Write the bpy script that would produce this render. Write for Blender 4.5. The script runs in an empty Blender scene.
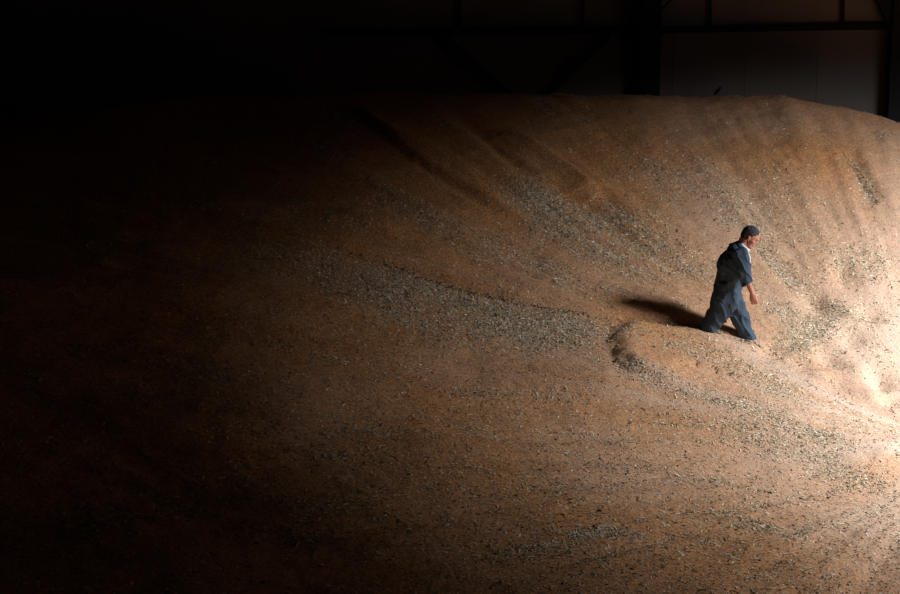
import bpy, bmesh, math, random
import numpy as np
from mathutils import Vector, Matrix, noise

C = bpy.context.scene.collection
random.seed(5)
RNG = np.random.default_rng(11)

# ------------------------------------------------------------------ helpers
def mesh_np(name, V, Fq, mat=None, parent=None, smooth=True, cols=None):
    me = bpy.data.meshes.new(name)
    V = np.asarray(V, dtype=np.float32); Fq = np.asarray(Fq, dtype=np.int32)
    n = Fq.shape[1]
    me.vertices.add(len(V)); me.vertices.foreach_set('co', V.ravel())
    me.loops.add(Fq.size); me.loops.foreach_set('vertex_index', Fq.ravel())
    me.polygons.add(len(Fq)); me.polygons.foreach_set('loop_start', np.arange(0, Fq.size, n, dtype=np.int32))
    me.polygons.foreach_set('use_smooth', np.full(len(Fq), smooth))
    me.update(calc_edges=True); me.validate()
    for k, a in (cols or {}).items():
        if a.ndim == 1:
            at = me.attributes.new(k, 'FLOAT', 'POINT'); at.data.foreach_set('value', a.astype(np.float32))
        else:
            at = me.attributes.new(k, 'FLOAT_COLOR', 'POINT')
            at.data.foreach_set('color', np.c_[a, np.ones(len(a))].astype(np.float32).ravel())
    if mat: me.materials.append(mat)
    o = bpy.data.objects.new(name, me); C.objects.link(o)
    if parent: o.parent = parent
    return o

def obj(name, bm, mat, parent=None, smooth=False):
    me = bpy.data.meshes.new(name)
    bmesh.ops.recalc_face_normals(bm, faces=bm.faces)
    bm.to_mesh(me); bm.free()
    for p in me.polygons: p.use_smooth = smooth
    if mat: me.materials.append(mat)
    o = bpy.data.objects.new(name, me); C.objects.link(o)
    if parent: o.parent = parent
    return o

def tag(o, label, cat=None, group=None, kind=None):
    if label: o['label'] = label
    if cat: o['category'] = cat
    if group: o['group'] = group
    if kind: o['kind'] = kind
    return o

def empty(name, loc, rz=0.0):
    o = bpy.data.objects.new(name, None); C.objects.link(o)
    o.location = loc; o.rotation_euler = (0, 0, rz); o.empty_display_size = .1
    return o

def box(bm, x0, x1, y0, y1, z0, z1):
    vs = [bm.verts.new((x, y, z)) for x in (x0, x1) for y in (y0, y1) for z in (z0, z1)]
    for f in ((0,1,3,2),(4,6,7,5),(0,4,5,1),(2,3,7,6),(0,2,6,4),(1,5,7,3)):
        bm.faces.new([vs[i] for i in f])

def bar(bm, a, b, w, t):
    """rectangular bar between a and b, w across, t along y"""
    a = Vector(a); b = Vector(b); d = (b - a).normalized()
    s = d.cross(Vector((0, 1, 0))).normalized() * w / 2; u = Vector((0, t / 2, 0))
    vs = [bm.verts.new(p + i * s + j * u) for p in (a, b) for i in (-1, 1) for j in (-1, 1)]
    for f in ((0,1,3,2),(4,6,7,5),(0,4,5,1),(2,3,7,6),(0,2,6,4),(1,5,7,3)):
        bm.faces.new([vs[i] for i in f])

def mat(name, col, rough=.8, spec=.3, metal=0.0, bump=None, var=None):
    m = bpy.data.materials.new(name); m.use_nodes = True
    nt = m.node_tree; b = nt.nodes['Principled BSDF']
    b.inputs['Base Color'].default_value = (*col, 1); b.inputs['Roughness'].default_value = rough
    b.inputs['Specular IOR Level'].default_value = spec; b.inputs['Metallic'].default_value = metal
    tc = nt.nodes.new('ShaderNodeTexCoord')
    if var:
        sc, amt = var
        n = nt.nodes.new('ShaderNodeTexNoise'); n.inputs['Scale'].default_value = sc; n.inputs['Detail'].default_value = 5
        mx = nt.nodes.new('ShaderNodeMix'); mx.data_type = 'RGBA'
        mx.inputs[6].default_value = (*[c * (1 - amt) for c in col], 1); mx.inputs[7].default_value = (*[min(1, c * (1 + amt)) for c in col], 1)
        nt.links.new(tc.outputs['Object'], n.inputs['Vector'])
        nt.links.new(n.outputs['Fac'], mx.inputs[0]); nt.links.new(mx.outputs[2], b.inputs['Base Color'])
    if bump:
        sc, st, di = bump
        n = nt.nodes.new('ShaderNodeTexNoise'); n.inputs['Scale'].default_value = sc; n.inputs['Detail'].default_value = 4
        bp = nt.nodes.new('ShaderNodeBump'); bp.inputs['Strength'].default_value = st; bp.inputs['Distance'].default_value = di
        nt.links.new(tc.outputs['Object'], n.inputs['Vector'])
        nt.links.new(n.outputs['Fac'], bp.inputs['Height']); nt.links.new(bp.outputs['Normal'], b.inputs['Normal'])
    return m

# ------------------------------------------------------------------ camera (origin of the world, pitched 12 degrees down)
PITCH = math.radians(12); FPX = 1750.0
cam = bpy.data.cameras.new('camera'); co = bpy.data.objects.new('camera', cam); C.objects.link(co)
cam.sensor_width = 36; cam.lens = 36 * FPX / 900; cam.clip_end = 200
co.rotation_euler = (math.pi / 2 - PITCH, 0, 0)
bpy.context.scene.camera = co
cP, sP = math.cos(PITCH), math.sin(PITCH)

# ------------------------------------------------------------------ the grain heap as a height field
K = 0.84
CX, CY, ZC = 6.3, 20.9, -6.5
PH = [(-35,0.0),(20,.17),(60,.40),(90,.46),(115,.41),(132,.355),(155,.28),(180,.22),(205,.16),(235,.105),(270,.05),(300,.0),(325,0.0)]
_g = np.arange(-395, 685, 2.0)
_gv = np.interp(np.mod(_g + 35, 360) - 35, [p[0] for p in PH], [p[1] for p in PH])
_k = np.exp(-np.arange(-20, 21, 2.0)**2 / (2 * 8.0**2)); _gv = np.convolve(_gv, _k / _k.sum(), mode='same')

def vnoise(x, y, seed=0):
    xi = np.floor(x).astype(np.int64); yi = np.floor(y).astype(np.int64)
    xf = x - xi; yf = y - yi
    xf = xf * xf * (3 - 2 * xf); yf = yf * yf * (3 - 2 * yf)
    def h(a, b):
        n = (a * 374761393 + b * 668265263 + seed * 974711) & 0xffffffff
        n = ((n ^ (n >> 13)) * 1274126177) & 0xffffffff
        n = n ^ (n >> 16)
        return (n & 0xffff) / 65535.0
    a = h(xi, yi); b = h(xi + 1, yi); c = h(xi, yi + 1); d = h(xi + 1, yi + 1)
    return (a * (1 - xf) + b * xf) * (1 - yf) + (c * (1 - xf) + d * xf) * yf

def smin(a, b, k):
    h = np.clip(.5 + .5 * (b - a) / k, 0, 1)
    return b * (1 - h) + a * h - k * h * (1 - h)

def base(x, y):
    x = x / K; y = y / K
    dx = x - CX; dy = y - CY; r = np.hypot(dx, dy); phi = np.degrees(np.arctan2(dy, dx))
    rr = np.sqrt(r * r + 1.44) - 1.2
    z = ZC + np.interp(np.mod(phi + 35, 360) - 35, _g, _gv) * rr
    zr = -2.45 - .035 * np.clip(-x - 0, 0, 12) ** 1.5 - .34 * np.clip(x - 5.9, 0, 9) ** 1.3 * .8
    back = zr - .5 * np.maximum(y - 30.6, 0)
    z = smin(z, smin(zr + 0 * y, back, .6), 1.5)
    return z * K

def at(px, py, H=base):
    """point of the heap that lies on the line of sight through a point of the photograph"""
    vx = (px - 450) / FPX; vu = (297 - py) / FPX
    D = np.array([vx, cP + vu * sP, -sP + vu * cP]); t = np.linspace(6, 34, 1500)
    z = H(D[0] * t, D[1] * t); i = int(np.argmax(D[2] * t < z))
    if i == 0: i = 1400
    a, b = t[i-1], t[i]
    for _ in range(14):
        m = (a + b) / 2
        if D[2] * m < H(np.array([D[0] * m]), np.array([D[1] * m]))[0]: b = m
        else: a = m
    return D * b

def pts(lst): return np.array([at(*p)[:2] for p in lst])

def pl_dist(X, Y, P):
    """distance to a polyline, signed side (+ left of travel), and 0..1 position along it"""
    best = np.full(X.shape, 1e9); side = np.zeros(X.shape); par = np.zeros(X.shape)
    seg = np.hypot(*(P[1:] - P[:-1]).T); cum = np.r_[0, np.cumsum(seg)] / seg.sum()
    for i in range(len(P) - 1):
        a = P[i]; d = P[i+1] - a; L2 = (d**2).sum()
        t = np.clip(((X - a[0]) * d[0] + (Y - a[1]) * d[1]) / L2, 0, 1)
        ex = X - a[0] - t * d[0]; ey = Y - a[1] - t * d[1]
        q = np.hypot(ex, ey); m = q < best
        best = np.where(m, q, best); side = np.where(m, d[0] * ey - d[1] * ex, side)
        par = np.where(m, cum[i] + t * (cum[i+1] - cum[i]), par)
    return best, np.sign(side), par

def sstep(a, b, x):  # also with a > b
    t = np.clip((x - a) / (b - a), 0, 1); return t * t * (3 - 2 * t)

def in_poly(X, Y, P):
    c = np.zeros(X.shape, bool); n = len(P)
    for i in range(n):
        x0, y0 = P[i]; x1, y1 = P[(i + 1) % n]
        m = ((y0 > Y) != (y1 > Y)) & (X < (x1 - x0) * (Y - y0) / (y1 - y0 + 1e-12) + x0)
        c ^= m
    return c

# slides, ledges and hollows, each a line on the heap
RIDGES = [  # points, height, width, asymmetry side
    ([(470,366),(560,384),(640,400),(740,428),(860,458),(960,480)], .24, 1.7),
    ([(338,98),(372,124),(414,154),(455,178),(495,204),(528,222)], .05, .22),
    ([(352,112),(392,136),(440,160),(490,190)], .06, .18),
    ([(438,100),(470,125),(500,153),(528,178)], -.07, .16),
    ([(505,130),(545,155),(580,178),(602,200)], .04, .22),
    ([(455,112),(505,150),(560,190),(600,225),(650,262)], -.05, .16),
    ([(180,190),(260,205),(340,225),(420,238)], .07, .30),
    ([(60,230),(180,262),(300,300),(420,330)], .05, .35),
    ([(120,330),(260,345),(420,362),(560,388),(660,412)], .05, .35),
    ([(842,146),(852,158),(862,176),(872,192),(880,204)], -.05, .14),
    ([(856,146),(868,164),(880,186),(893,206)], .04, .14),
    ([(795,105),(812,116),(822,132)], -.04, .12),
    ([(600,215),(640,250),(690,282)], -.045, .12),
    ([(745,240),(782,268),(812,300),(832,326)], -.05, .16),
    ([(705,352),(760,366),(820,384),(872,412),(920,440)], .04, .22),
]
LEDGES = [  # edge of a slid sheet: the sheet lies on the upper (left-of-travel) side; height, run-out
    ([(250,226),(300,240),(352,254),(405,270),(455,288),(510,305),(560,318),(614,332),(660,334),(705,342),(750,352),(772,358)], .13, 1.6, 1),
    ([(770,357),(752,353),(715,345),(668,337),(635,334),(619,340),(613,355),(617,376),(632,390),(662,402),(700,413)], .15, 1.3, 1),
    ([(338,98),(372,128),(414,160),(455,186),(495,208),(534,224)], .09, .45, 1),
    ([(500,128),(540,148),(575,172),(598,190),(606,204)], .09, .35, -1),
    ([(470,128),(505,155),(540,178),(575,196),(603,205)], .08, .35, 1),
    ([(834,312),(858,318),(880,325),(905,331),(930,338)], .05, .8, -1),
]
_RP = [(pts(a), h * K, w) for a, h, w in RIDGES]
_LP = [(pts(a), h, w, s) for a, h, w, s in LEDGES]
HOLLOWS = [(878,389,14,6,.07),(826,366,15,7,.05),(848,342,16,6,.045),(868,318,14,5,.035),(800,372,18,5,.04),(888,414,14,4,.05),
           (812,300,14,6,.03),(842,272,12,8,.04),(772,362,16,5,.045),(838,395,16,5,.03)]
_HP = []
for px, py, w, h, dep in HOLLOWS:
    a = at(px, py); _HP.append((a[0], a[1], w / FPX * a[1] * 1.0, h / FPX * a[1] * 3.0, dep))

def detail(x, y):
    dx = x - CX * K; dy = y - CY * K; r = np.hypot(dx, dy); phi = np.arctan2(dy, dx)
    on = sstep(1.5, 5.0, r)
    z = (vnoise(phi * 16, r * .55, 1) - .5) * .065 * on * np.clip(r / 7, 0, 1)
    z += (vnoise(phi * 42, r * 1.0, 2) - .5) * .030 * on
    z += (vnoise(phi * 90 + vnoise(x * 2, y * 2, 8), r * 1.6, 3) - .5) * .012 * on
    z += (vnoise(x * 1.1, y * 1.1, 4) - .5) * .05 + (vnoise(x * 4, y * 4, 5) - .5) * .018 + (vnoise(x * 11, y * 11, 6) - .5) * .010
    z += (vnoise(x * 21, y * 21, 7) - .5) * .008
    for P, h, w in _RP:
        d, s, t = pl_dist(x, y, P)
        tape = np.clip(np.minimum(t * 3.5, (1 - t) * 7), 0, 1)
        ww = np.where(s < 0, w * .5, w * 1.3) if h > 0 else w
        z += h * np.exp(-(d / ww) ** 2) * tape
    for P, h, w, sg in _LP:
        d, s, t = pl_dist(x, y, P)
        d = d + (vnoise(x * 4, y * 4, 9) - .5) * .035
        d = d * s * sg
        tape = np.clip(np.minimum(t * 6, (1 - t) * 6), 0, 1)
        z += h * K * sstep(-.05 if h < .125 else -.10, .09 if h < .125 else .16, d) * np.exp(-np.maximum(d, 0) / w) * tape
    for a, b, w, l, dep in _HP:
        q = ((x - a) / w) ** 2 + ((y - b) / l) ** 2
        z += 1.8 * dep * (-np.exp(-q) + .45 * np.exp(-((x - a + w * .9) / w) ** 2 * 1.5 - ((y - b - l * .5) / l) ** 2))
    return z

def H(x, y):
    x = np.asarray(x, float); y = np.asarray(y, float)
    return base(x, y) + detail(x, y)
def h1(x, y): return float(H(np.array([x]), np.array([y]))[0])

# chaff density ------------------------------------------------------------
BANDS = [  # line, half width (m), strength
    ([(330,262),(390,285),(450,305),(520,330),(580,350),(612,372)], .75, .95),
    ([(250,250),(300,262),(360,285),(420,325),(500,355)], .6, .5),
    ([(505,175),(560,215),(620,225),(660,262),(700,295)], .42, .9),
    ([(600,205),(640,240),(700,275),(730,290)], .30, .8),
    ([(520,205),(580,245),(640,280),(680,300)], .35, .6),
    ([(350,190),(430,225),(520,262),(600,290)], .35, .45),
    ([(620,372),(640,396),(680,408),(740,425),(800,448),(880,470)], .22, .9),
    ([(613,345),(614,372),(632,392)], .10, .4),
    ([(640,334),(690,340),(740,351),(770,357)], .09, 1.0),
    ([(400,268),(455,288),(510,305),(560,318),(614,332)], .07, .8),
    ([(640,345),(700,365),(760,390),(820,430)], .4, .45),
    ([(770,360),(800,345),(832,318),(838,308)], .28, .8),
    ([(740,235),(780,265),(812,300),(838,312),(895,330)], .16, .9),
    ([(760,300),(800,325),(840,350)], .3, .5),
    ([(820,262),(860,262),(898,276)], .35, .55),
    ([(845,152),(862,176),(880,206)], .10, 1.0),
    ([(690,150),(740,200),(790,235),(830,260)], .5, .35),
    ([(600,150),(680,180),(740,190),(830,200)], .6, .3),
    ([(700,210),(760,225),(830,235)], .35, .35),
    ([(500,438),(600,470),(700,478),(800,500),(900,520)], .30, .35),
    ([(700,430),(760,450),(820,470),(900,500)], .35, .55),
    ([(560,540),(610,532),(660,536)], .12, .8),
    ([(700,505),(780,535),(850,560)], .25, .5),
    ([(480,550),(520,548),(570,545)], .06, .8),
    ([(640,500),(720,520),(800,545)], .2, .4),
]
_BP = [(pts(a), w, s) for a, w, s in BANDS]
def chaff(x, y):
    dx = x - CX * K; dy = y - CY * K; r = np.hypot(dx, dy); phi = np.arctan2(dy, dx)
    st = vnoise(phi * 26, r * .8, 21) * .6 + vnoise(phi * 60, r * 1.7, 22) * .4
    pt = vnoise(x * 1.3, y * 1.3, 23) * .5 + vnoise(x * 3.7, y * 3.7, 24) * .5
    c = .015 + .10 * sstep(24.5, 20, y) * .5 + .06 * sstep(-1.0, 3.0, CY * K - .6 - y) + .30 * sstep(.45, .85, st) * sstep(.3, .7, pt)
    for P, w, s in _BP:
        d, sd, t = pl_dist(x, y, P)
        tape = np.clip(np.minimum(t * 5, (1 - t) * 5), 0, 1)
        c = np.maximum(c, s * np.exp(-(d / w) ** 2) * tape * (.35 + .65 * sstep(.25, .65, st * .5 + pt * .5)))
    P, h, w, sg = _LP[0]
    d, sd, t = pl_dist(x, y, P)      # the clean sheet of grain that slid down to this edge
    c = c * (1 - .9 * (sd > 0) * np.exp(-(np.maximum(d - .03, 0) / .42) ** 2) * np.clip(np.minimum(t, 1 - t) * 6, 0, 1))
    return np.clip(c, 0, 1)

# ------------------------------------------------------------------ materials
def grain_material():
    m = bpy.data.materials.new('wheat_grain'); m.use_nodes = True
    nt = m.node_tree; L = nt.links.new; N = nt.nodes.new; b = nt.nodes['Principled BSDF']
    b.inputs['Roughness'].default_value = .75; b.inputs['Specular IOR Level'].default_value = .18
    tc = N('ShaderNodeTexCoord')
    n1 = N('ShaderNodeTexNoise'); n1.inputs['Scale'].default_value = 1.3; n1.inputs['Detail'].default_value = 6
    n2 = N('ShaderNodeTexNoise'); n2.inputs['Scale'].default_value = 34; n2.inputs['Detail'].default_value = 6; n2.inputs['Roughness'].default_value = .7
    v = N('ShaderNodeTexVoronoi'); v.inputs['Scale'].default_value = 90
    for n in (n1, n2, v): L(tc.outputs['Object'], n.inputs['Vector'])
    r1 = N('ShaderNodeValToRGB'); e = r1.color_ramp.elements
    e[0].position = .3; e[0].color = (.58, .245, .082, 1); e[1].position = .7; e[1].color = (.66, .305, .118, 1)
    L(n1.outputs['Fac'], r1.inputs['Fac'])
    r2 = N('ShaderNodeValToRGB'); e = r2.color_ramp.elements
    e[0].position = .36; e[0].color = (.42, .37, .32, 1); e[1].position = .60; e[1].color = (1.2, 1.2, 1.18, 1)
    L(n2.outputs['Fac'], r2.inputs['Fac'])
    mu = N('ShaderNodeMix'); mu.data_type = 'RGBA'; mu.blend_type = 'MULTIPLY'; mu.inputs[0].default_value = .9
    L(r1.outputs[0], mu.inputs[6]); L(r2.outputs[0], mu.inputs[7])
    r3 = N('ShaderNodeValToRGB'); e = r3.color_ramp.elements
    e[0].position = 0; e[0].color = (.80, .78, .75, 1); e[1].position = 1; e[1].color = (1.15, 1.15, 1.15, 1)
    L(v.outputs['Color'], r3.inputs['Fac'])
    mv = N('ShaderNodeMix'); mv.data_type = 'RGBA'; mv.blend_type = 'MULTIPLY'; mv.inputs[0].default_value = 1
    L(mu.outputs[2], mv.inputs[6]); L(r3.outputs[0], mv.inputs[7])
    at_ = N('ShaderNodeAttribute'); at_.attribute_name = 'chaff'
    mc = N('ShaderNodeMix'); mc.data_type = 'RGBA'
    cr = N('ShaderNodeValToRGB'); e = cr.color_ramp.elements
    e[0].position = .38; e[0].color = (.29, .19, .095, 1); e[1].position = .62; e[1].color = (.62, .445, .255, 1)
    n4 = N('ShaderNodeTexNoise'); n4.inputs['Scale'].default_value = 34; n4.inputs['Detail'].default_value = 4
    L(tc.outputs['Object'], n4.inputs['Vector']); L(n4.outputs['Fac'], cr.inputs['Fac'])
    ml = N('ShaderNodeMath'); ml.operation = 'MULTIPLY'; ml.inputs[1].default_value = .75
    L(at_.outputs['Fac'], ml.inputs[0]); L(ml.outputs[0], mc.inputs[0])
    ad = N('ShaderNodeAttribute'); ad.attribute_name = 'lit_pale'
    md = N('ShaderNodeMix'); md.data_type = 'RGBA'; md.inputs[7].default_value = (.70, .53, .40, 1)  # pale colour mixed in where the hollow is brightly lit
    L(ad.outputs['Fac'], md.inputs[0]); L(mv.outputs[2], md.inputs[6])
    L(md.outputs[2], mc.inputs[6]); L(cr.outputs[0], mc.inputs[7]); L(mc.outputs[2], b.inputs['Base Color'])
    bp = N('ShaderNodeBump'); bp.inputs['Strength'].default_value = .7; bp.inputs['Distance'].default_value = .02
    L(n2.outputs['Fac'], bp.inputs['Height'])
    bp2 = N('ShaderNodeBump'); bp2.inputs['Strength'].default_value = .4; bp2.inputs['Distance'].default_value = .006
    L(v.outputs['Distance'], bp2.inputs['Height']); L(bp.outputs['Normal'], bp2.inputs['Normal'])
    L(bp2.outputs['Normal'], b.inputs['Normal'])
    return m

def attr_material(name, rough=.8):
    m = bpy.data.materials.new(name); m.use_nodes = True; nt = m.node_tree; b = nt.nodes['Principled BSDF']
    a = nt.nodes.new('ShaderNodeAttribute'); a.attribute_name = 'tint'
    nt.links.new(a.outputs['Color'], b.inputs['Base Color']); b.inputs['Roughness'].default_value = rough
    b.inputs['Specular IOR Level'].default_value = .2
    return m

M_grain = grain_material()
M_chaff = attr_material('chaff_husk')
M_straw = mat('dry_straw', (.72, .62, .40), .6, .3, var=(9, .25))
M_clod = mat('dark_crust', (.07, .042, .025), .95, .1, bump=(30, .6, .01))
M_wall = mat('dull_wall_sheet', (.25, .20, .165), .9, .2, var=(.7, .35))
M_shell = mat('grimy_concrete', (.02, .018, .016), .95, .1, var=(1.5, .3), bump=(8, .3, .02))
M_steel = mat('dark_painted_steel', (.018, .017, .017), .75, .25, var=(3, .3))
M_frame = mat('weathered_door_steel', (.16, .15, .14), .6, .4, metal=.3)
M_skin = mat('ruddy_skin', (.56, .235, .165), .5, .4, var=(14, .16), bump=(90, .15, .003))
M_hair = mat('greying_hair', (.055, .05, .05), .9, .15, var=(22, .75), bump=(160, .8, .006))
M_cloth = mat('blue_work_cloth', (.056, .082, .112), .85, .2, var=(5, .22), bump=(40, .25, .006))
M_shirt = mat('white_shirt_cloth', (.62, .60, .64), .8, .2, bump=(60, .2, .003))
M_boot = mat('black_boot_leather', (.02, .02, .024), .6, .4, bump=(50, .2, .003))
M_button = mat('dull_metal_stud', (.3, .28, .25), .4, .5, metal=.8)
M_eye = mat('eye_white', (.6, .57, .54), .3, .5)
M_iris = mat('dark_iris', (.02, .015, .01), .3, .5)
M_lip = mat('lip_skin', (.42, .13, .11), .5, .4)
M_bird = mat('bird_plumage', (.012, .010, .010), .8, .2, var=(40, .5))
M_beak = mat('bird_beak', (.05, .04, .03), .5, .4)

# ------------------------------------------------------------------ the heap
WX, WY0, WY1, WL = 12.3, -2.0, 36.0 * K, -16.0
xs = np.unique(np.round(np.r_[np.arange(WL + .02, -7, .25), np.arange(-7, 8.4, .036), np.arange(8.5, WX - .1, .2), WX - .02], 4))
ys = np.unique(np.round(np.r_[np.arange(-1.98, 10.2, .2), np.arange(10.2, 27.5, .036), np.arange(27.5, WY1, .2), WY1], 4))
xs = xs[xs <= WX]; X, Y = np.meshgrid(xs, ys, indexing='ij')
Z = H(X, Y)
FLOOR = -7.0 * K
Z = np.maximum(Z, FLOOR + .02)
nx, ny = X.shape
idx = np.arange(nx * ny).reshape(nx, ny)
quads = np.stack([idx[:-1, :-1], idx[1:, :-1], idx[1:, 1:], idx[:-1, 1:]], -1).reshape(-1, 4)
ch = chaff(X, Y)
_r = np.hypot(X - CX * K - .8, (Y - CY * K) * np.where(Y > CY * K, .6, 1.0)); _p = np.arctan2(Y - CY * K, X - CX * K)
lit_pale = np.clip((.15 + .6 * vnoise(_p * 7, _r * .5, 41)) * sstep(7.5, .8, _r) + .25 * (vnoise(X * .8, Y * .8, 42) - .5), 0, .75)  # brightly lit hollow painted paler in the grain colour, with streaky dust variation
heap = mesh_np('grain_heap', np.stack([X, Y, Z], -1).reshape(-1, 3), quads, M_grain, cols={'chaff': ch.ravel(), 'lit_pale': lit_pale.ravel()})
tag(heap, 'huge sloping heap of golden brown wheat grain filling the dark store', 'grain', kind='stuff')

# chaff and husks scattered over it -- nobody could count them
def scatter(n, x0, x1, y0, y1):
    x = RNG.uniform(x0, x1, n); y = RNG.uniform(y0, y1, n)
    d = y * cP + 4 * sP
    keep = (np.abs(x) < d * .275 + .5) & (RNG.uniform(0, 1, n) < chaff(x, y) ** 1.1)
    return x[keep], y[keep]
bx, by = scatter(1500000, -5.5, 7.6, 10.5, 26.5)
dx2, dy2 = RNG.uniform(-5.5, 7.6, 9000), RNG.uniform(10.5, 24.5, 9000)
bx = np.r_[bx, dx2]; by = np.r_[by, dy2]
n = len(bx)
bz = H(bx, by); e = .03
gx = (H(bx + e, by) - bz) / e; gy = (H(bx, by + e) - bz) / e
nrm = np.stack([-gx, -gy, np.ones(n)], -1) + RNG.normal(0, .35, (n, 3)); nrm /= np.linalg.norm(nrm, axis=1)[:, None]
an = RNG.uniform(0, 2 * np.pi, n); tdir = np.stack([np.cos(an), np.sin(an), 0 * an], -1)
tdir -= nrm * (tdir * nrm).sum(1)[:, None]; tdir /= np.linalg.norm(tdir, axis=1)[:, None]
bdir = np.cross(nrm, tdir)
ln = (RNG.gamma(2.2, .0028, n) + .004) * (1 + .12 * (by < 16.5)) * RNG.choice([.85, .85, .85, 1.5], n); wd = np.clip(ln * RNG.uniform(.2, .6, n), .0022, .006)
cen = np.stack([bx, by, bz + .004], -1)
v0 = cen - tdir * ln[:, None] - bdir * wd[:, None] * .6; v1 = cen - tdir * ln[:, None] + bdir * wd[:, None] * .6
v2 = cen + nrm * (ln * .25)[:, None] + bdir * wd[:, None]; v3 = cen + nrm * (ln * .25)[:, None] - bdir * wd[:, None]
v4 = cen + tdir * ln[:, None] + bdir * wd[:, None] * .4; v5 = cen + tdir * ln[:, None] - bdir * wd[:, None] * .4
VV = np.stack([v0, v1, v2, v3, v4, v5], 1).reshape(-1, 3)
b6 = np.arange(n) * 6
FF = np.stack([np.stack([b6, b6 + 1, b6 + 2, b6 + 3], -1), np.stack([b6 + 3, b6 + 2, b6 + 4, b6 + 5], -1)], 1).reshape(-1, 4)
pal = np.array([(.76, .60, .40), (.64, .46, .27), (.52, .37, .21), (.42, .31, .19), (.10, .062, .035), (.90, .80, .60)])
w = np.array([.30, .22, .13, .08, .15, .12]); w /= w.sum()
near = np.full(n, 9.0)
for P in [pts(q[0]) for q in BANDS if q[1] < .13 and q[0][0][1] < 334.5] + [_LP[0][0]]: near = np.minimum(near, pl_dist(bx, by, P)[0])
pick = RNG.choice(6, n, p=w); pick = np.where((near < .05) & (RNG.uniform(0, 1, n) < .7), 4, pick)
tint = pal[pick] * RNG.uniform(.8, 1.15, (n, 1))
husk = mesh_np('chaff_litter', VV, FF, M_chaff, smooth=False, cols={'tint': np.repeat(np.clip(tint, 0, 1), 6, axis=0)})
tag(husk, 'pale chaff and husk flecks strewn in streaks over the wheat', 'chaff', kind='stuff')

# single straws and dark crusts that stand out
def straw_mesh(L, bend):
    bm = bmesh.new(); R = .0035; rings = []
    for i in range(7):
        t = i / 6; p = Vector(((t - .5) * L, bend * 4 * t * (1 - t), .004 + .012 * math.sin(t * 3)))
        rings.append([bm.verts.new(p + Vector((0, R * math.cos(a), R * math.sin(a)))) for a in (0, 1.257, 2.513, 3.77, 5.027)])
    for r0, r1 in zip(rings, rings[1:]):
        for k in range(5): bm.faces.new((r0[k], r0[(k+1) % 5], r1[(k+1) % 5], r1[k]))
    bm.faces.new(rings[0]); bm.faces.new(rings[-1][::-1])
    return bm
def settle(o, x, y, rz, sink=0.0):
    z = h1(x, y); e = .05
    nn = Vector((-(h1(x + e, y) - z) / e, -(h1(x, y + e) - z) / e, 1)).normalized()
    q = nn.to_track_quat('Z', 'Y').to_matrix().to_4x4() @ Matrix.Rotation(rz, 4, 'Z')
    o.matrix_world = Matrix.Translation((x, y, z + sink)) @ q
straws = [obj('straw_stalk', straw_mesh(l, b), M_straw, smooth=True) for l, b in ((.10, .008), (.07, -.010), (.13, .014))]
SP = [(382,448,.1),(360,451,.2),(410,432,0),(470,446,.4),(397,396,.2),(452,410,.5),(421,466,.1),(425,370,.2),(540,150,-.3),(655,217,0),
      (268,336,.0),(345,364,.1),(400,345,.1),(524,562,.4),(641,500,.6),(575,536,-.1),(558,533,.2),(530,560,.1),(600,528,-.3),(633,541,.5),
      (712,512,.5),(745,543,.3),(781,515,-.6),(822,540,.2),(850,505,.8),(690,552,-.3),(660,575,.2),(872,560,.2),(610,455,-.4),(560,480,.3),
      (500,500,.1),(450,520,-.2),(480,470,.7),(720,465,.3),(790,480,.2),(340,480,.1),(300,430,.2),(520,415,-.3),(582,425,.6),(688,455,.2)]
for i, (px, py, a) in enumerate(SP):
    o = straws[i] if i < 3 else straws[i % 3].copy()
    if i >= 3: C.objects.link(o)
    p = at(px, py, H); settle(o, p[0], p[1], a + random.uniform(-.4, .4), .004)
    tag(o, 'short pale straw lying loose on the wheat in the foreground and middle of the slope', 'straw', 'loose straws on the wheat')
def clod_mesh(s, seed):
    bm = bmesh.new(); bmesh.ops.create_icosphere(bm, subdivisions=3, radius=1)
    for v in bm.verts:
        k = 1 + .35 * noise.noise(v.co * 1.7 + Vector((seed, 0, 0))) + .15 * noise.noise(v.co * 5)
        v.co = Vector((v.co.x * s * 1.3 * k, v.co.y * s * .8 * k, v.co.z * s * .5 * k))
    return bm
clods = [obj('dark_crust', clod_mesh(.020, 1), M_clod, smooth=True), obj('dark_crust', clod_mesh(.015, 4), M_clod, smooth=True)]
DP = [(600,511,.3),(524,549,.0),(604,558,.4),(626,474,.1),(600,459,.2),(641,372,.5),(828,498,.4),(866,513,.2),(793,526,.1),(715,480,.3),
      (666,548,.2),(848,585,.0),(770,493,.1),(736,530,.5),(632,569,.3),(570,503,.2),(654,347,.2),(618,386,.5),(614,362,.3),(690,418,.1),
      (672,510,.4),(885,530,.2),(823,576,.2),(760,560,.3),(556,440,.1),(540,470,.4),(500,530,.1),(700,440,.2)]
for i, (px, py, a) in enumerate(DP):
    o = clods[i] if i < 2 else clods[i % 2].copy()
    if i >= 2: C.objects.link(o)
    p = at(px, py, H); settle(o, p[0], p[1], a, .002)
    s = random.uniform(.6, 1.05); o.scale = (s, s, s)
    tag(o, 'small dark lump of crusted grain lying on the lower slope', 'lump', 'dark lumps on the wheat')

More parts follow.
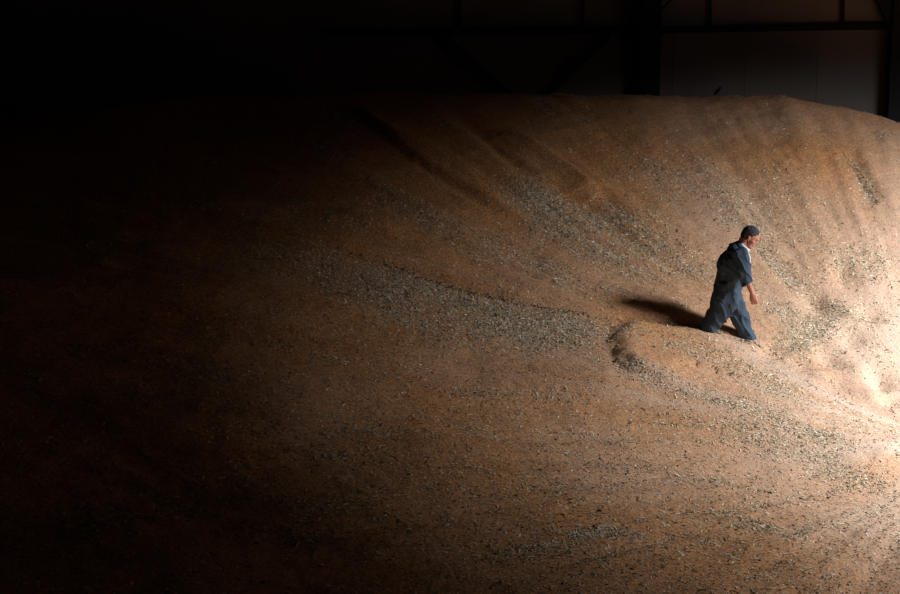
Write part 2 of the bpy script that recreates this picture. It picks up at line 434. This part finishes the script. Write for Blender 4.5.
# ------------------------------------------------------------------ the store
TOP = 1.7
def struct(name, bm, m): 
    o = obj(name, bm, m); o['kind'] = 'structure'; return o
bm = bmesh.new(); box(bm, WL - .3, WX + .3, WY0 - .3, WY1 + .3, FLOOR - .3, FLOOR); struct('floor', bm, M_shell)
bm = bmesh.new(); box(bm, WL - .3, WX + .3, WY0 - .3, WY1 + .3, TOP, TOP + .2); struct('ceiling', bm, M_shell)
bm = bmesh.new(); box(bm, WL - .3, WL, WY0 - .3, WY1 + .3, FLOOR, TOP); struct('wall_left', bm, M_shell)
bm = bmesh.new(); box(bm, WL, WX, WY0 - .3, WY0, FLOOR, TOP); struct('wall_front', bm, M_shell)
# back wall of shallow-ribbed sheets
bm = bmesh.new()
box(bm, WL, WX, WY1 + .04, WY1 + .3, FLOOR, TOP)
x = WL
while x < WX - .05:
    box(bm, x, x + .03, WY1 + .03, WY1 + .045, FLOOR, TOP); x += 1.24
struct('wall_back', bm, M_wall)
bm = bmesh.new(); box(bm, WX, WX + .3, WY0 - .3, WY1 + .3, FLOOR, TOP); struct('wall_right', bm, M_shell)

# steelwork against the back wall
def wallpt(px, py, yy):
    vx = (px - 450) / FPX; vu = (297 - py) / FPX
    D = Vector((vx, cP + vu * sP, -sP + vu * cP)); return D * (yy / D.y)
yy = WY1 - .26
col = empty('steel_column', (wallpt(649, 90, yy).x, yy, FLOOR))
tag(col, 'thick black upright steel column against the back wall, behind the crest', 'column')
bm = bmesh.new(); hw = .165
box(bm, -hw, hw, -.15, -.13, 0, TOP - FLOOR); box(bm, -hw, hw, .13, .15, 0, TOP - FLOOR); obj('flange', bm, M_steel, col)
bm = bmesh.new(); box(bm, -.02, .02, -.13, .13, 0, TOP - FLOOR); obj('web', bm, M_steel, col)
bm = bmesh.new(); box(bm, -.3, .3, -.2, .2, 0, .03); obj('base_plate', bm, M_steel, col)
bm = bmesh.new()
pz = wallpt(640, 20, yy).z - FLOOR
vs = [bm.verts.new((-hw, t, z)) for t in (-.06, .06) for z in (pz - .18, pz + .62)] + [bm.verts.new((-hw - .42, t, pz + .62)) for t in (-.06, .06)]
bm.faces.new((vs[0], vs[1], vs[4])); bm.faces.new((vs[2], vs[5], vs[3])); bm.faces.new((vs[0], vs[4], vs[5], vs[2])); bm.faces.new((vs[1], vs[3], vs[5], vs[4])); bm.faces.new((vs[0], vs[2], vs[3], vs[1]))
obj('gusset', bm, M_steel, col)
col2 = col.copy(); C.objects.link(col2); col2.location = (wallpt(897, 90, yy).x, yy, FLOOR)
for ch_ in list(col.children):
    k_ = ch_.copy(); C.objects.link(k_); k_.parent = col2
tag(col2, 'thick black upright steel column at the far right edge of the back wall', 'column')
def rail(name, px0, py0, px1, py1, w, t, label, cat, yy=WY1 - .06):
    a, b = wallpt(px0, py0, yy), wallpt(px1, py1, yy); mid = (a + b) / 2
    bm = bmesh.new(); bar(bm, a - mid, b - mid, w, t)
    # a return lip makes it an angle section
    d = (b - a).normalized(); s = d.cross(Vector((0, 1, 0))).normalized() * (w / 2 - .008)
    bar(bm, a - mid + s + Vector((0, t, 0)), b - mid + s + Vector((0, t, 0)), .016, t)
    o = obj(name, bm, M_steel); o.location = mid
    return tag(o, label, cat)
rail('horizontal_rail', 655, 30, 930, 25.5, .11, .05, 'dark horizontal steel rail on the back wall, right of the column', 'rail')
rail('horizontal_rail', 330, 33, 643, 29.5, .13, .05, 'dark horizontal steel rail on the back wall, left of the column', 'rail')
rail('diagonal_brace', 610, 36, 545, 96, .09, .045, 'dark slanting brace falling leftward away from the column', 'brace', WY1 - .18)
rail('diagonal_brace', 436, 30, 512, 96, .09, .045, 'dark slanting brace falling rightward, farther from the column', 'brace', WY1 - .18)
rail('diagonal_brace', 661, 10, 684, -14, .035, .03, 'thin dark brace rising right from the column at the top edge', 'brace', WY1 - .18)
for px, lb in ((583, 'thin dark upright strip above the rail, left of the column'), (710, 'thin dark upright strip above the rail, first right of the column'),
               (843, 'thin dark upright strip above the rail, near the right edge')):
    rail('wall_strip', px, 27, px, -40, .05, .03, lb, 'strip', WY1 - .05)
rail('wall_strip', 460, 29, 460, -40, .05, .03, 'thin dark upright strip above the rail, farthest left', 'strip', WY1 - .05)

# ------------------------------------------------------------------ small dark bird on the crest
def blob(bm, c, r, rot=None, seg=14):
    m = Matrix.Translation(c) @ (rot or Matrix.Identity(4)) @ Matrix.Diagonal((*r, 1))
    bmesh.ops.create_uvsphere(bm, u_segments=seg, v_segments=max(8, seg * 2 // 3), radius=1, matrix=m)
def loft(bm, rings, n=20, cap=True):
    """rings: (centre, half width in the x-z bend plane, half width across, twist) along a path; closed tube"""
    P = [Vector(r[0]) for r in rings]; out = []
    for i, r in enumerate(rings):
        d = (P[min(i + 1, len(P) - 1)] - P[max(i - 1, 0)]).normalized()
        lat = Vector((0, 1, 0)); lat = (lat - d * lat.dot(d)).normalized(); e1 = lat.cross(d)
        out.append([bm.verts.new(P[i] + e1 * r[1] * math.cos(2 * math.pi * k / n) + lat * r[2] * math.sin(2 * math.pi * k / n)) for k in range(n)])
    for a, b in zip(out, out[1:]):
        for k in range(n): bm.faces.new((a[k], a[(k+1) % n], b[(k+1) % n], b[k]))
    if cap: bm.faces.new(out[0][::-1]); bm.faces.new(out[-1])
def remesh(bm, voxel, name, m, parent, smooth_it=2, fn=None):
    bmesh.ops.recalc_face_normals(bm, faces=bm.faces)
    me = bpy.data.meshes.new('tmp'); bm.to_mesh(me); bm.free()
    o = bpy.data.objects.new('tmp', me); C.objects.link(o)
    r = o.modifiers.new('r', 'REMESH'); r.mode = 'VOXEL'; r.voxel_size = voxel
    if smooth_it:
        s = o.modifiers.new('s', 'SMOOTH'); s.iterations = smooth_it; s.factor = .5
    bpy.context.view_layer.update()
    dg = bpy.context.evaluated_depsgraph_get()
    out = bpy.data.meshes.new_from_object(o.evaluated_get(dg))
    bpy.data.objects.remove(o); out.name = name
    if fn:
        out.update(); co = [(v.co.copy(), v.normal.copy()) for v in out.vertices]
        for v, (c, nn) in zip(out.vertices, co): v.co = c + nn * fn(c, nn)
    for p in out.polygons: p.use_smooth = True
    out.materials.clear(); out.materials.append(m)
    ob = bpy.data.objects.new(name, out); C.objects.link(ob)
    if parent: ob.parent = parent
    return ob

vx = (718 - 450) / FPX
best = max(((h1(vx * (y * cP + 2.2 * sP), y) * cP + y * sP) / (y * cP + 2.2 * sP), y) for y in np.arange(23, 27, .05))
byy = best[1]; bxx = vx * (byy * cP + 2.2 * sP)
br = empty('perched_bird', (bxx, byy, h1(bxx, byy))); tag(br, 'tiny dark bird perched upright on the crest of the heap', 'bird')
br.scale = (.82, .82, .82)
bm = bmesh.new()
loft(bm, [((-.075, 0, .02), .006, .012), ((-.05, 0, .04), .012, .018), ((-.03, 0, .06), .028, .03), ((-.005, 0, .088), .036, .036), ((.02, 0, .118), .030, .030), ((.035, 0, .14), .02, .021), ((.04, 0, .15), .016, .016)], 16)
blob(bm, (.044, 0, .155), (.024, .020, .021))
remesh(bm, .003, 'bird_body', M_bird, br, 2)
bm = bmesh.new(); loft(bm, [((.064, 0, .156), .006, .006), ((.076, 0, .153), .004, .004), ((.086, 0, .149), .001, .001)], 8); obj('beak', bm, M_beak, br, True)
for s in (-1, 1):
    bm = bmesh.new(); loft(bm, [((.022, s * .030, .115), .016, .005), ((-.01, s * .036, .082), .022, .006), ((-.045, s * .026, .045), .012, .004), ((-.07, s * .014, .025), .003, .002)], 10); obj('wing', bm, M_bird, br, True)
    bm = bmesh.new(); loft(bm, [((.0, s * .014, .058), .004, .004), ((.008, s * .014, .022), .003, .003), ((.004, s * .014, -.006), .003, .003)], 8)
    for a in (-.5, 0, .5): loft(bm, [((.004, s * .014, .0), .0025, .0025), ((.004 + .02 * math.cos(a), s * .014 + .02 * math.sin(a), 0), .0015, .0015)], 6)
    obj('leg', bm, M_beak, br, True)

# ------------------------------------------------------------------ the man walking down the heap
g = at(727, 335, H)
MH = -math.radians(12)                         # he walks to the right and a little towards the camera
man = empty('person', (g[0], g[1], g[2]), MH)
tag(man, 'grey-haired person in blue work overalls wading rightward down the wheat, head bowed', 'person')
dcam = g[1] * cP - g[2] * sP; S = FPX / dcam
el = math.atan2(-g[2], g[1])
def J(px, py, y):
    """body point from where it shows in the photograph and how far it lies across the body (y > 0 is his left, the far side)"""
    X = (px - 727) / S; V = (335 - py) / S
    lx = (X + y * math.sin(MH)) / math.cos(MH)      # local x so that world x matches
    wy = lx * math.sin(MH) + y * math.cos(MH)
    return Vector((lx, y, (V - wy * math.sin(el)) / math.cos(el)))
# --- head frame
hc = J(745.9, 238.4, 0.0)
HR = Matrix.Translation(hc) @ Matrix.Rotation(math.radians(33), 4, 'Y')
HS = 1.0
def hp(x, y, z): return HR @ Vector((x * HS, y * HS, z * HS))
HRr = HR.to_3x3().to_4x4()
def hblob(bm, c, r, tilt=0):
    blob(bm, hp(*c), [q * HS for q in r], HRr @ Matrix.Rotation(math.radians(tilt), 4, 'Y'), 20)
bm = bmesh.new()
hblob(bm, (-.012, 0, .030), (.100, .077, .092))            # skull
hblob(bm, (.030, 0, -.020), (.062, .062, .085))            # face
hblob(bm, (.038, 0, -.075), (.048, .048, .036), 12)        # jaw
hblob(bm, (.076, 0, -.098), (.019, .022, .016))            # chin
hblob(bm, (.081, 0, .028), (.018, .050, .012))             # brow
loft(bm, [(hp(.084, 0, .018), .010, .010), (hp(.094, 0, -.008), .011, .012), (hp(.102, 0, -.026), .013, .016), (hp(.090, 0, -.036), .008, .012)], 12)   # nose
for s in (-1, 1):
    hblob(bm, (.050, s * .042, -.022), (.028, .022, .026))  # cheekbones
    hblob(bm, (-.008, s * .078, -.012), (.019, .008, .031), -12)   # ears
    hblob(bm, (-.002, s * .081, -.030), (.010, .006, .012))
hblob(bm, (.088, 0, -.056), (.012, .026, .007)); hblob(bm, (.086, 0, -.067), (.011, .023, .007))    # lips
# neck and trunk
SHz = J(733.5, 254, -.18)
neck = [hp(-.03, 0, -.02), hp(-.035, 0, -.07), J(738.5, 250, 0), J(735, 258, 0)]
loft(bm, [(neck[0], .060, .056), (neck[1], .060, .056), (neck[2], .064, .064), (neck[3], .08, .10)], 20)
T = [J(737, 252, 0), J(733.5, 257, 0), J(731, 267, 0), J(728.5, 279, 0), J(726.5, 290, 0), J(726, 298, 0)]
loft(bm, [(T[0], .06, .09), (T[1], .095, .165), (T[2], .115, .165), (T[3], .11, .145), (T[4], .105, .155), (T[5], .09, .15)], 24)
for y, a, b, c in ((-.19, (734.5, 255), (738, 273), (746.6, 294.0)), (.19, (736, 254), (733.5, 272), (731, 288))):
    A, B, D = J(*a, y), J(*b, y * 1.18), J(*c, y * 1.12)
    blob(bm, A, (.055, .055, .055))
    loft(bm, [(A, .050, .050), (A.lerp(B, .5), .045, .045), (B, .038, .038), (B.lerp(D, .25), .041, .040), (B.lerp(D, .7), .032, .030), (D, .025, .030)], 14)
    # hand: palm in the x-z plane seen edge-on from the front, fingers hanging and curled
    d = (D - B).normalized(); f = Vector((0, 1, 0)).cross(d)      # f points backwards/up of the forearm line
    f = f if f.x < 0 else -f
    hd = (d * .75 + Vector((.05, 0, -.75))).normalized(); ff = (f - hd * f.dot(hd)).normalized()
    lat = hd.cross(ff)
    pc = D + hd * .05
    loft(bm, [(D, .026, .027), (D + hd * .03, .038, .020), (D + hd * .065, .043, .018), (D + hd * .09, .041, .015)], 14)
    inward = 1 if y < 0 else -1
    for k, (off, l) in enumerate(((-.030, .072), (-.010, .080), (.011, .075), (.030, .058))):   # index is at the front
        p = D + hd * .085 + ff * off
        q = [p - hd * .03]
        curl = Vector((0, inward, 0))
        for seg, an_ in enumerate((.25, .75, 1.25)):
            dd = hd * math.cos(an_) + curl * math.sin(an_) + ff * off * .4
            q.append(q[-1] + dd.normalized() * (l * (.45, .32, .23)[seg] + (.03 if seg == 0 else 0)))
        rr = (.0100, .0098, .0088, .0072)
        for i in range(3):
            a_, b_ = q[i], q[i + 1]
            n_ = 5
            for s_ in range(n_ + 1): blob(bm, a_.lerp(b_, s_ / n_), [rr[i] + (rr[i+1] - rr[i]) * s_ / n_] * 3, None, 8)
    tb = D + hd * .025 - ff * .028
    for s_ in range(12):
        t = s_ / 11; p = tb + (hd * .95 - ff * .22 + Vector((0, inward * .45, 0))).normalized() * .062 * t + hd * .010 * t * t
        blob(bm, p, [.0125 - .003 * t] * 3, None, 8)
legs = (((-.09), [(723, 297), (719, 312), (705.5, 329), (699, 338)]), ((.09), [(729, 297), (740.5, 319), (748.5, 341), (751, 352)]))
for y, q in legs:
    A, B, D, E_ = [J(a, b, y) for a, b in q]
    loft(bm, [(A, .085, .085), (A.lerp(B, .5), .075, .075), (B, .055, .055), (B.lerp(D, .4), .055, .052), (D, .045, .045), (E_, .04, .04)], 16)
def skinfn(c, nn): return 0
body = remesh(bm, .0045, 'body', M_skin, man, 3)

# hair, brows, eyes
bm = bmesh.new()
hblob(bm, (-.018, 0, .040), (.101, .080, .089))
hblob(bm, (-.052, 0, .000), (.062, .074, .075))
hair = remesh(bm, .005, 'hair', M_hair, man, 3, lambda c, nn: .004 * noise.noise(c * 40))
# trim the hair to a hairline
bm = bmesh.new(); bm.from_mesh(hair.data); inv = HR.inverted(); kill = []
for v in bm.verts:
    q = inv @ v.co
    line = .050 if q.x > .03 else (.050 - (.03 - q.x) * 2.0 if q.x > -.02 else -.062)
    if q.x > -.015 and q.x <= .03 and abs(q.y) > .05: line = max(line, .012)
    if q.x > .066 or q.z < line or (q.x > .03 and q.z < .040 + (q.x - .03) * .9): kill.append(v)
bmesh.ops.delete(bm, geom=kill, context='VERTS'); bm.to_mesh(hair.data); bm.free()
sol = hair.modifiers.new('thick', 'SOLIDIFY'); sol.thickness = .006; sol.offset = -1
for s in (-1, 1):
    bm = bmesh.new(); hblob(bm, (.076, s * .031, .006), (.013, .013, .010)); ey = obj('eye', bm, M_eye, man, True)
    bm = bmesh.new(); hblob(bm, (.087, s * .031, .003), (.004, .006, .006)); obj('iris', bm, M_iris, ey, True)
    bm = bmesh.new(); hblob(bm, (.090, s * .030, .024), (.006, .018, .004)); obj('eyebrow', bm, M_hair, man, True)

# overalls: loose cloth over the body
def fold(c, nn):
    big = noise.noise(Vector((c.x * 9 + c.z * 7, c.y * 6, c.z * 5)))
    rid = 1 - abs(noise.noise(Vector((c.x * 11 + c.z * 6, c.y * 8 + 5, (c.z - c.x) * 5)))) * 2
    rid2 = 1 - abs(noise.noise(Vector((c.x * 22 + c.z * 16, c.y * 14 + 3, c.z * 11 - c.x * 9)))) * 2
    return .010 * big + .017 * max(0, rid) ** 2.2 + .004 * max(0, rid2) ** 2 - .003
bm = bmesh.new()
TT = [J(739.5, 250, 0), J(735, 254.5, 0), J(732.5, 262, 0), J(731, 272, 0), J(728.5, 281, 0), J(727, 288, 0), J(726, 296, 0), J(726, 303, 0)]
loft(bm, [(TT[0], .075, .080), (TT[1], .128, .175), (TT[2], .152, .20), (TT[3], .150, .190), (TT[4], .140, .175), (TT[5], .137, .175), (TT[6], .150, .185), (TT[7], .125, .17)], 28)
loft(bm, [(J(728, 254.5, 0), .05, .11), (J(725, 259, 0), .085, .15), (J(723.5, 265, 0), .088, .16), (J(723, 272, 0), .08, .155), (J(722, 281, 0), .085, .15), (J(720.5, 290, 0), .092, .16), (J(720, 298, 0), .09, .17), (J(720.5, 305, 0), .07, .15)], 24)
for y, a, b, c in ((-.195, (734.8, 256), (737.5, 270), (740.5, 283.5)), (.195, (735.5, 256), (734, 268), (732, 279))):
    A, B, D = J(*a, y), J(*b, y * 1.16), J(*c, y * 1.16)
    blob(bm, A, (.085, .075, .08))
    loft(bm, [(A, .082, .070), (A.lerp(B, .5), .080, .068), (B, .078, .066), (B.lerp(D, .6), .074, .064), (D, .066, .058)], 18)
LG = (((-.10), [(724, 283), (721.8, 301), (718.5, 312), (713, 320), (707, 328.5), (701, 336)], [.10, .148, .130, .112, .092, .07]),
      ((.10), [(728, 286), (734.5, 306), (740, 318), (743.5, 326), (747.5, 336), (752, 346)], [.10, .118, .102, .093, .090, .08]))
for y, q, w_ in LG:
    loft(bm, [(J(a, b, y), r, r * .86) for (a, b), r in zip(q, w_)], 20)
blob(bm, J(745.5, 321.5, .10), (.05, .06, .05))
cov = remesh(bm, .0085, 'overalls', M_cloth, man, 7, fold)
cov['label'] = 'baggy dark blue work overalls'
# rolled cuffs, collar, white shirt collar, chest pocket, studs
def torus(bm, c, d, R1, R2, r, n=22):
    d = d.normalized(); lat = Vector((0, 1, 0)); lat = (lat - d * lat.dot(d)).normalized(); e1 = lat.cross(d); rings = []
    for k in range(n):
        a = 2 * math.pi * k / n; o_ = e1 * math.cos(a) * R1 + lat * math.sin(a) * R2; u = o_.normalized()
        rings.append([bm.verts.new(c + o_ + u * r * math.cos(t) + d * r * 1.7 * math.sin(t)) for t in (0, .785, 1.57, 2.356, 3.14, 3.927, 4.71, 5.5)])
    for k in range(n):
        a, b = rings[k], rings[(k + 1) % n]
        for j in range(8): bm.faces.new((a[j], a[(j+1) % 8], b[(j+1) % 8], b[j]))
for y, c, e_ in ((-.226, (740.8, 284.2), (744, 289)), (.226, (732.2, 279.5), (731, 285))):
    bm = bmesh.new(); c_ = J(*c, y); torus(bm, c_, J(*e_, y) - c_, .058, .050, .010); obj('rolled_cuff', bm, M_cloth, man, True)
def band(name, m, rings, n=30, th=.008, label=None):
    """open collar band round the leaning neck: rings of (height up the neck, r front-back, r across, half gap at the front)"""
    bm = bmesh.new(); out = []; ax = Vector((.68, 0, .733)); e1 = Vector((.733, 0, -.68))
    for h_, ra, rb, g_ in rings:
        out.append([bm.verts.new(nk + ax * h_ + e1 * ra * math.cos(a) + Vector((0, rb * math.sin(a), 0))) for a in [g_ + (2 * math.pi - 2 * g_) * k / n for k in range(n + 1)]])
    for a, b in zip(out, out[1:]):
        for k in range(n): bm.faces.new((a[k], a[k+1], b[k+1], b[k]))
    o = obj(name, bm, m, man, True); s = o.modifiers.new('t', 'SOLIDIFY'); s.thickness = th
    if label: o['label'] = label
    return o
nk = J(740.6, 247.4, 0)
band('shirt_collar', M_shirt, [(-.05, .098, .092, .15), (-.01, .085, .084, .25), (.026, .077, .078, .35)], label='white shirt collar')
band('overalls_collar', M_cloth, [(-.11, .135, .170, .6), (-.06, .112, .130, .75), (-.02, .094, .098, .9), (.006, .084, .087, 1.15), (.002, .094, .098, 1.1), (-.035, .110, .122, .85)])
bm = bmesh.new()      # narrow strip of white shirt down the open front
loft(bm, [(J(745.0, 254.5, 0), .012, .035), (J(746.3, 259, 0), .012, .026), (J(746.6, 265, 0), .010, .018), (J(746.2, 270, 0), .006, .008)], 12)
o = obj('shirt_front', bm, M_shirt, man, True); o['label'] = 'white shirt showing in the open front'
for y, q, f_ in ((-.10, (700.5, 337), 0), (.10, (751.5, 342.2), 0)):
    bm = bmesh.new(); c_ = J(*q, y)
    loft(bm, [(c_ + Vector((-.05, 0, .10)), .055, .055), (c_ + Vector((-.05, 0, .0)), .055, .05), (c_ + Vector((-.045, 0, -.05)), .05, .045)], 16)
    loft(bm, [(c_ + Vector((-.09, 0, -.03)), .045, .04), (c_ + Vector((0, 0, -.02)), .048, .048), (c_ + Vector((.10, 0, -.035)), .038, .05), (c_ + Vector((.15, 0, -.05)), .02, .035)], 16)
    remesh(bm, .007, 'boot', M_boot, man, 3)

# ------------------------------------------------------------------ light: daylight through a rooflight high on the right
RL = Vector((10.95, 16.8, .54)); az, el_ = math.radians(108), math.radians(-80.1)
dirn = Vector((math.cos(az) * math.cos(el_), math.sin(az) * math.cos(el_), math.sin(el_)))
RM = Matrix.Translation(RL) @ dirn.to_track_quat('-Z', 'Y').to_matrix().to_4x4()
L = bpy.data.lights.new('rooflight_daylight', 'AREA'); L.shape = 'RECTANGLE'; L.size = 3.0; L.size_y = 3.2
L.energy = 2680; L.color = (.86, .95, 1.09); L.spread = math.radians(135.8)
lo = bpy.data.objects.new('rooflight_daylight', L); C.objects.link(lo); lo.matrix_world = RM
bm = bmesh.new()
for a_, b_, c_, d_ in ((-1.62, -1.52, -1.74, 1.74), (1.52, 1.62, -1.74, 1.74), (-1.52, 1.52, -1.74, -1.62), (-1.52, 1.52, 1.62, 1.74)):
    box(bm, a_, b_, c_, d_, .0, .45)
o = struct('window_1', bm, M_frame); o.matrix_world = RM
wd_ = bpy.data.worlds.new('world'); bpy.context.scene.world = wd_; wd_.use_nodes = True
wd_.node_tree.nodes['Background'].inputs[0].default_value = (.5, .6, .8, 1); wd_.node_tree.nodes['Background'].inputs[1].default_value = .02
bpy.context.scene.cycles.diffuse_bounces = 2
vs_ = bpy.context.scene.view_settings
vs_.view_transform = 'Standard'; vs_.look = 'None'; vs_.exposure = 0; vs_.gamma = 1; vs_.use_curve_mapping = False
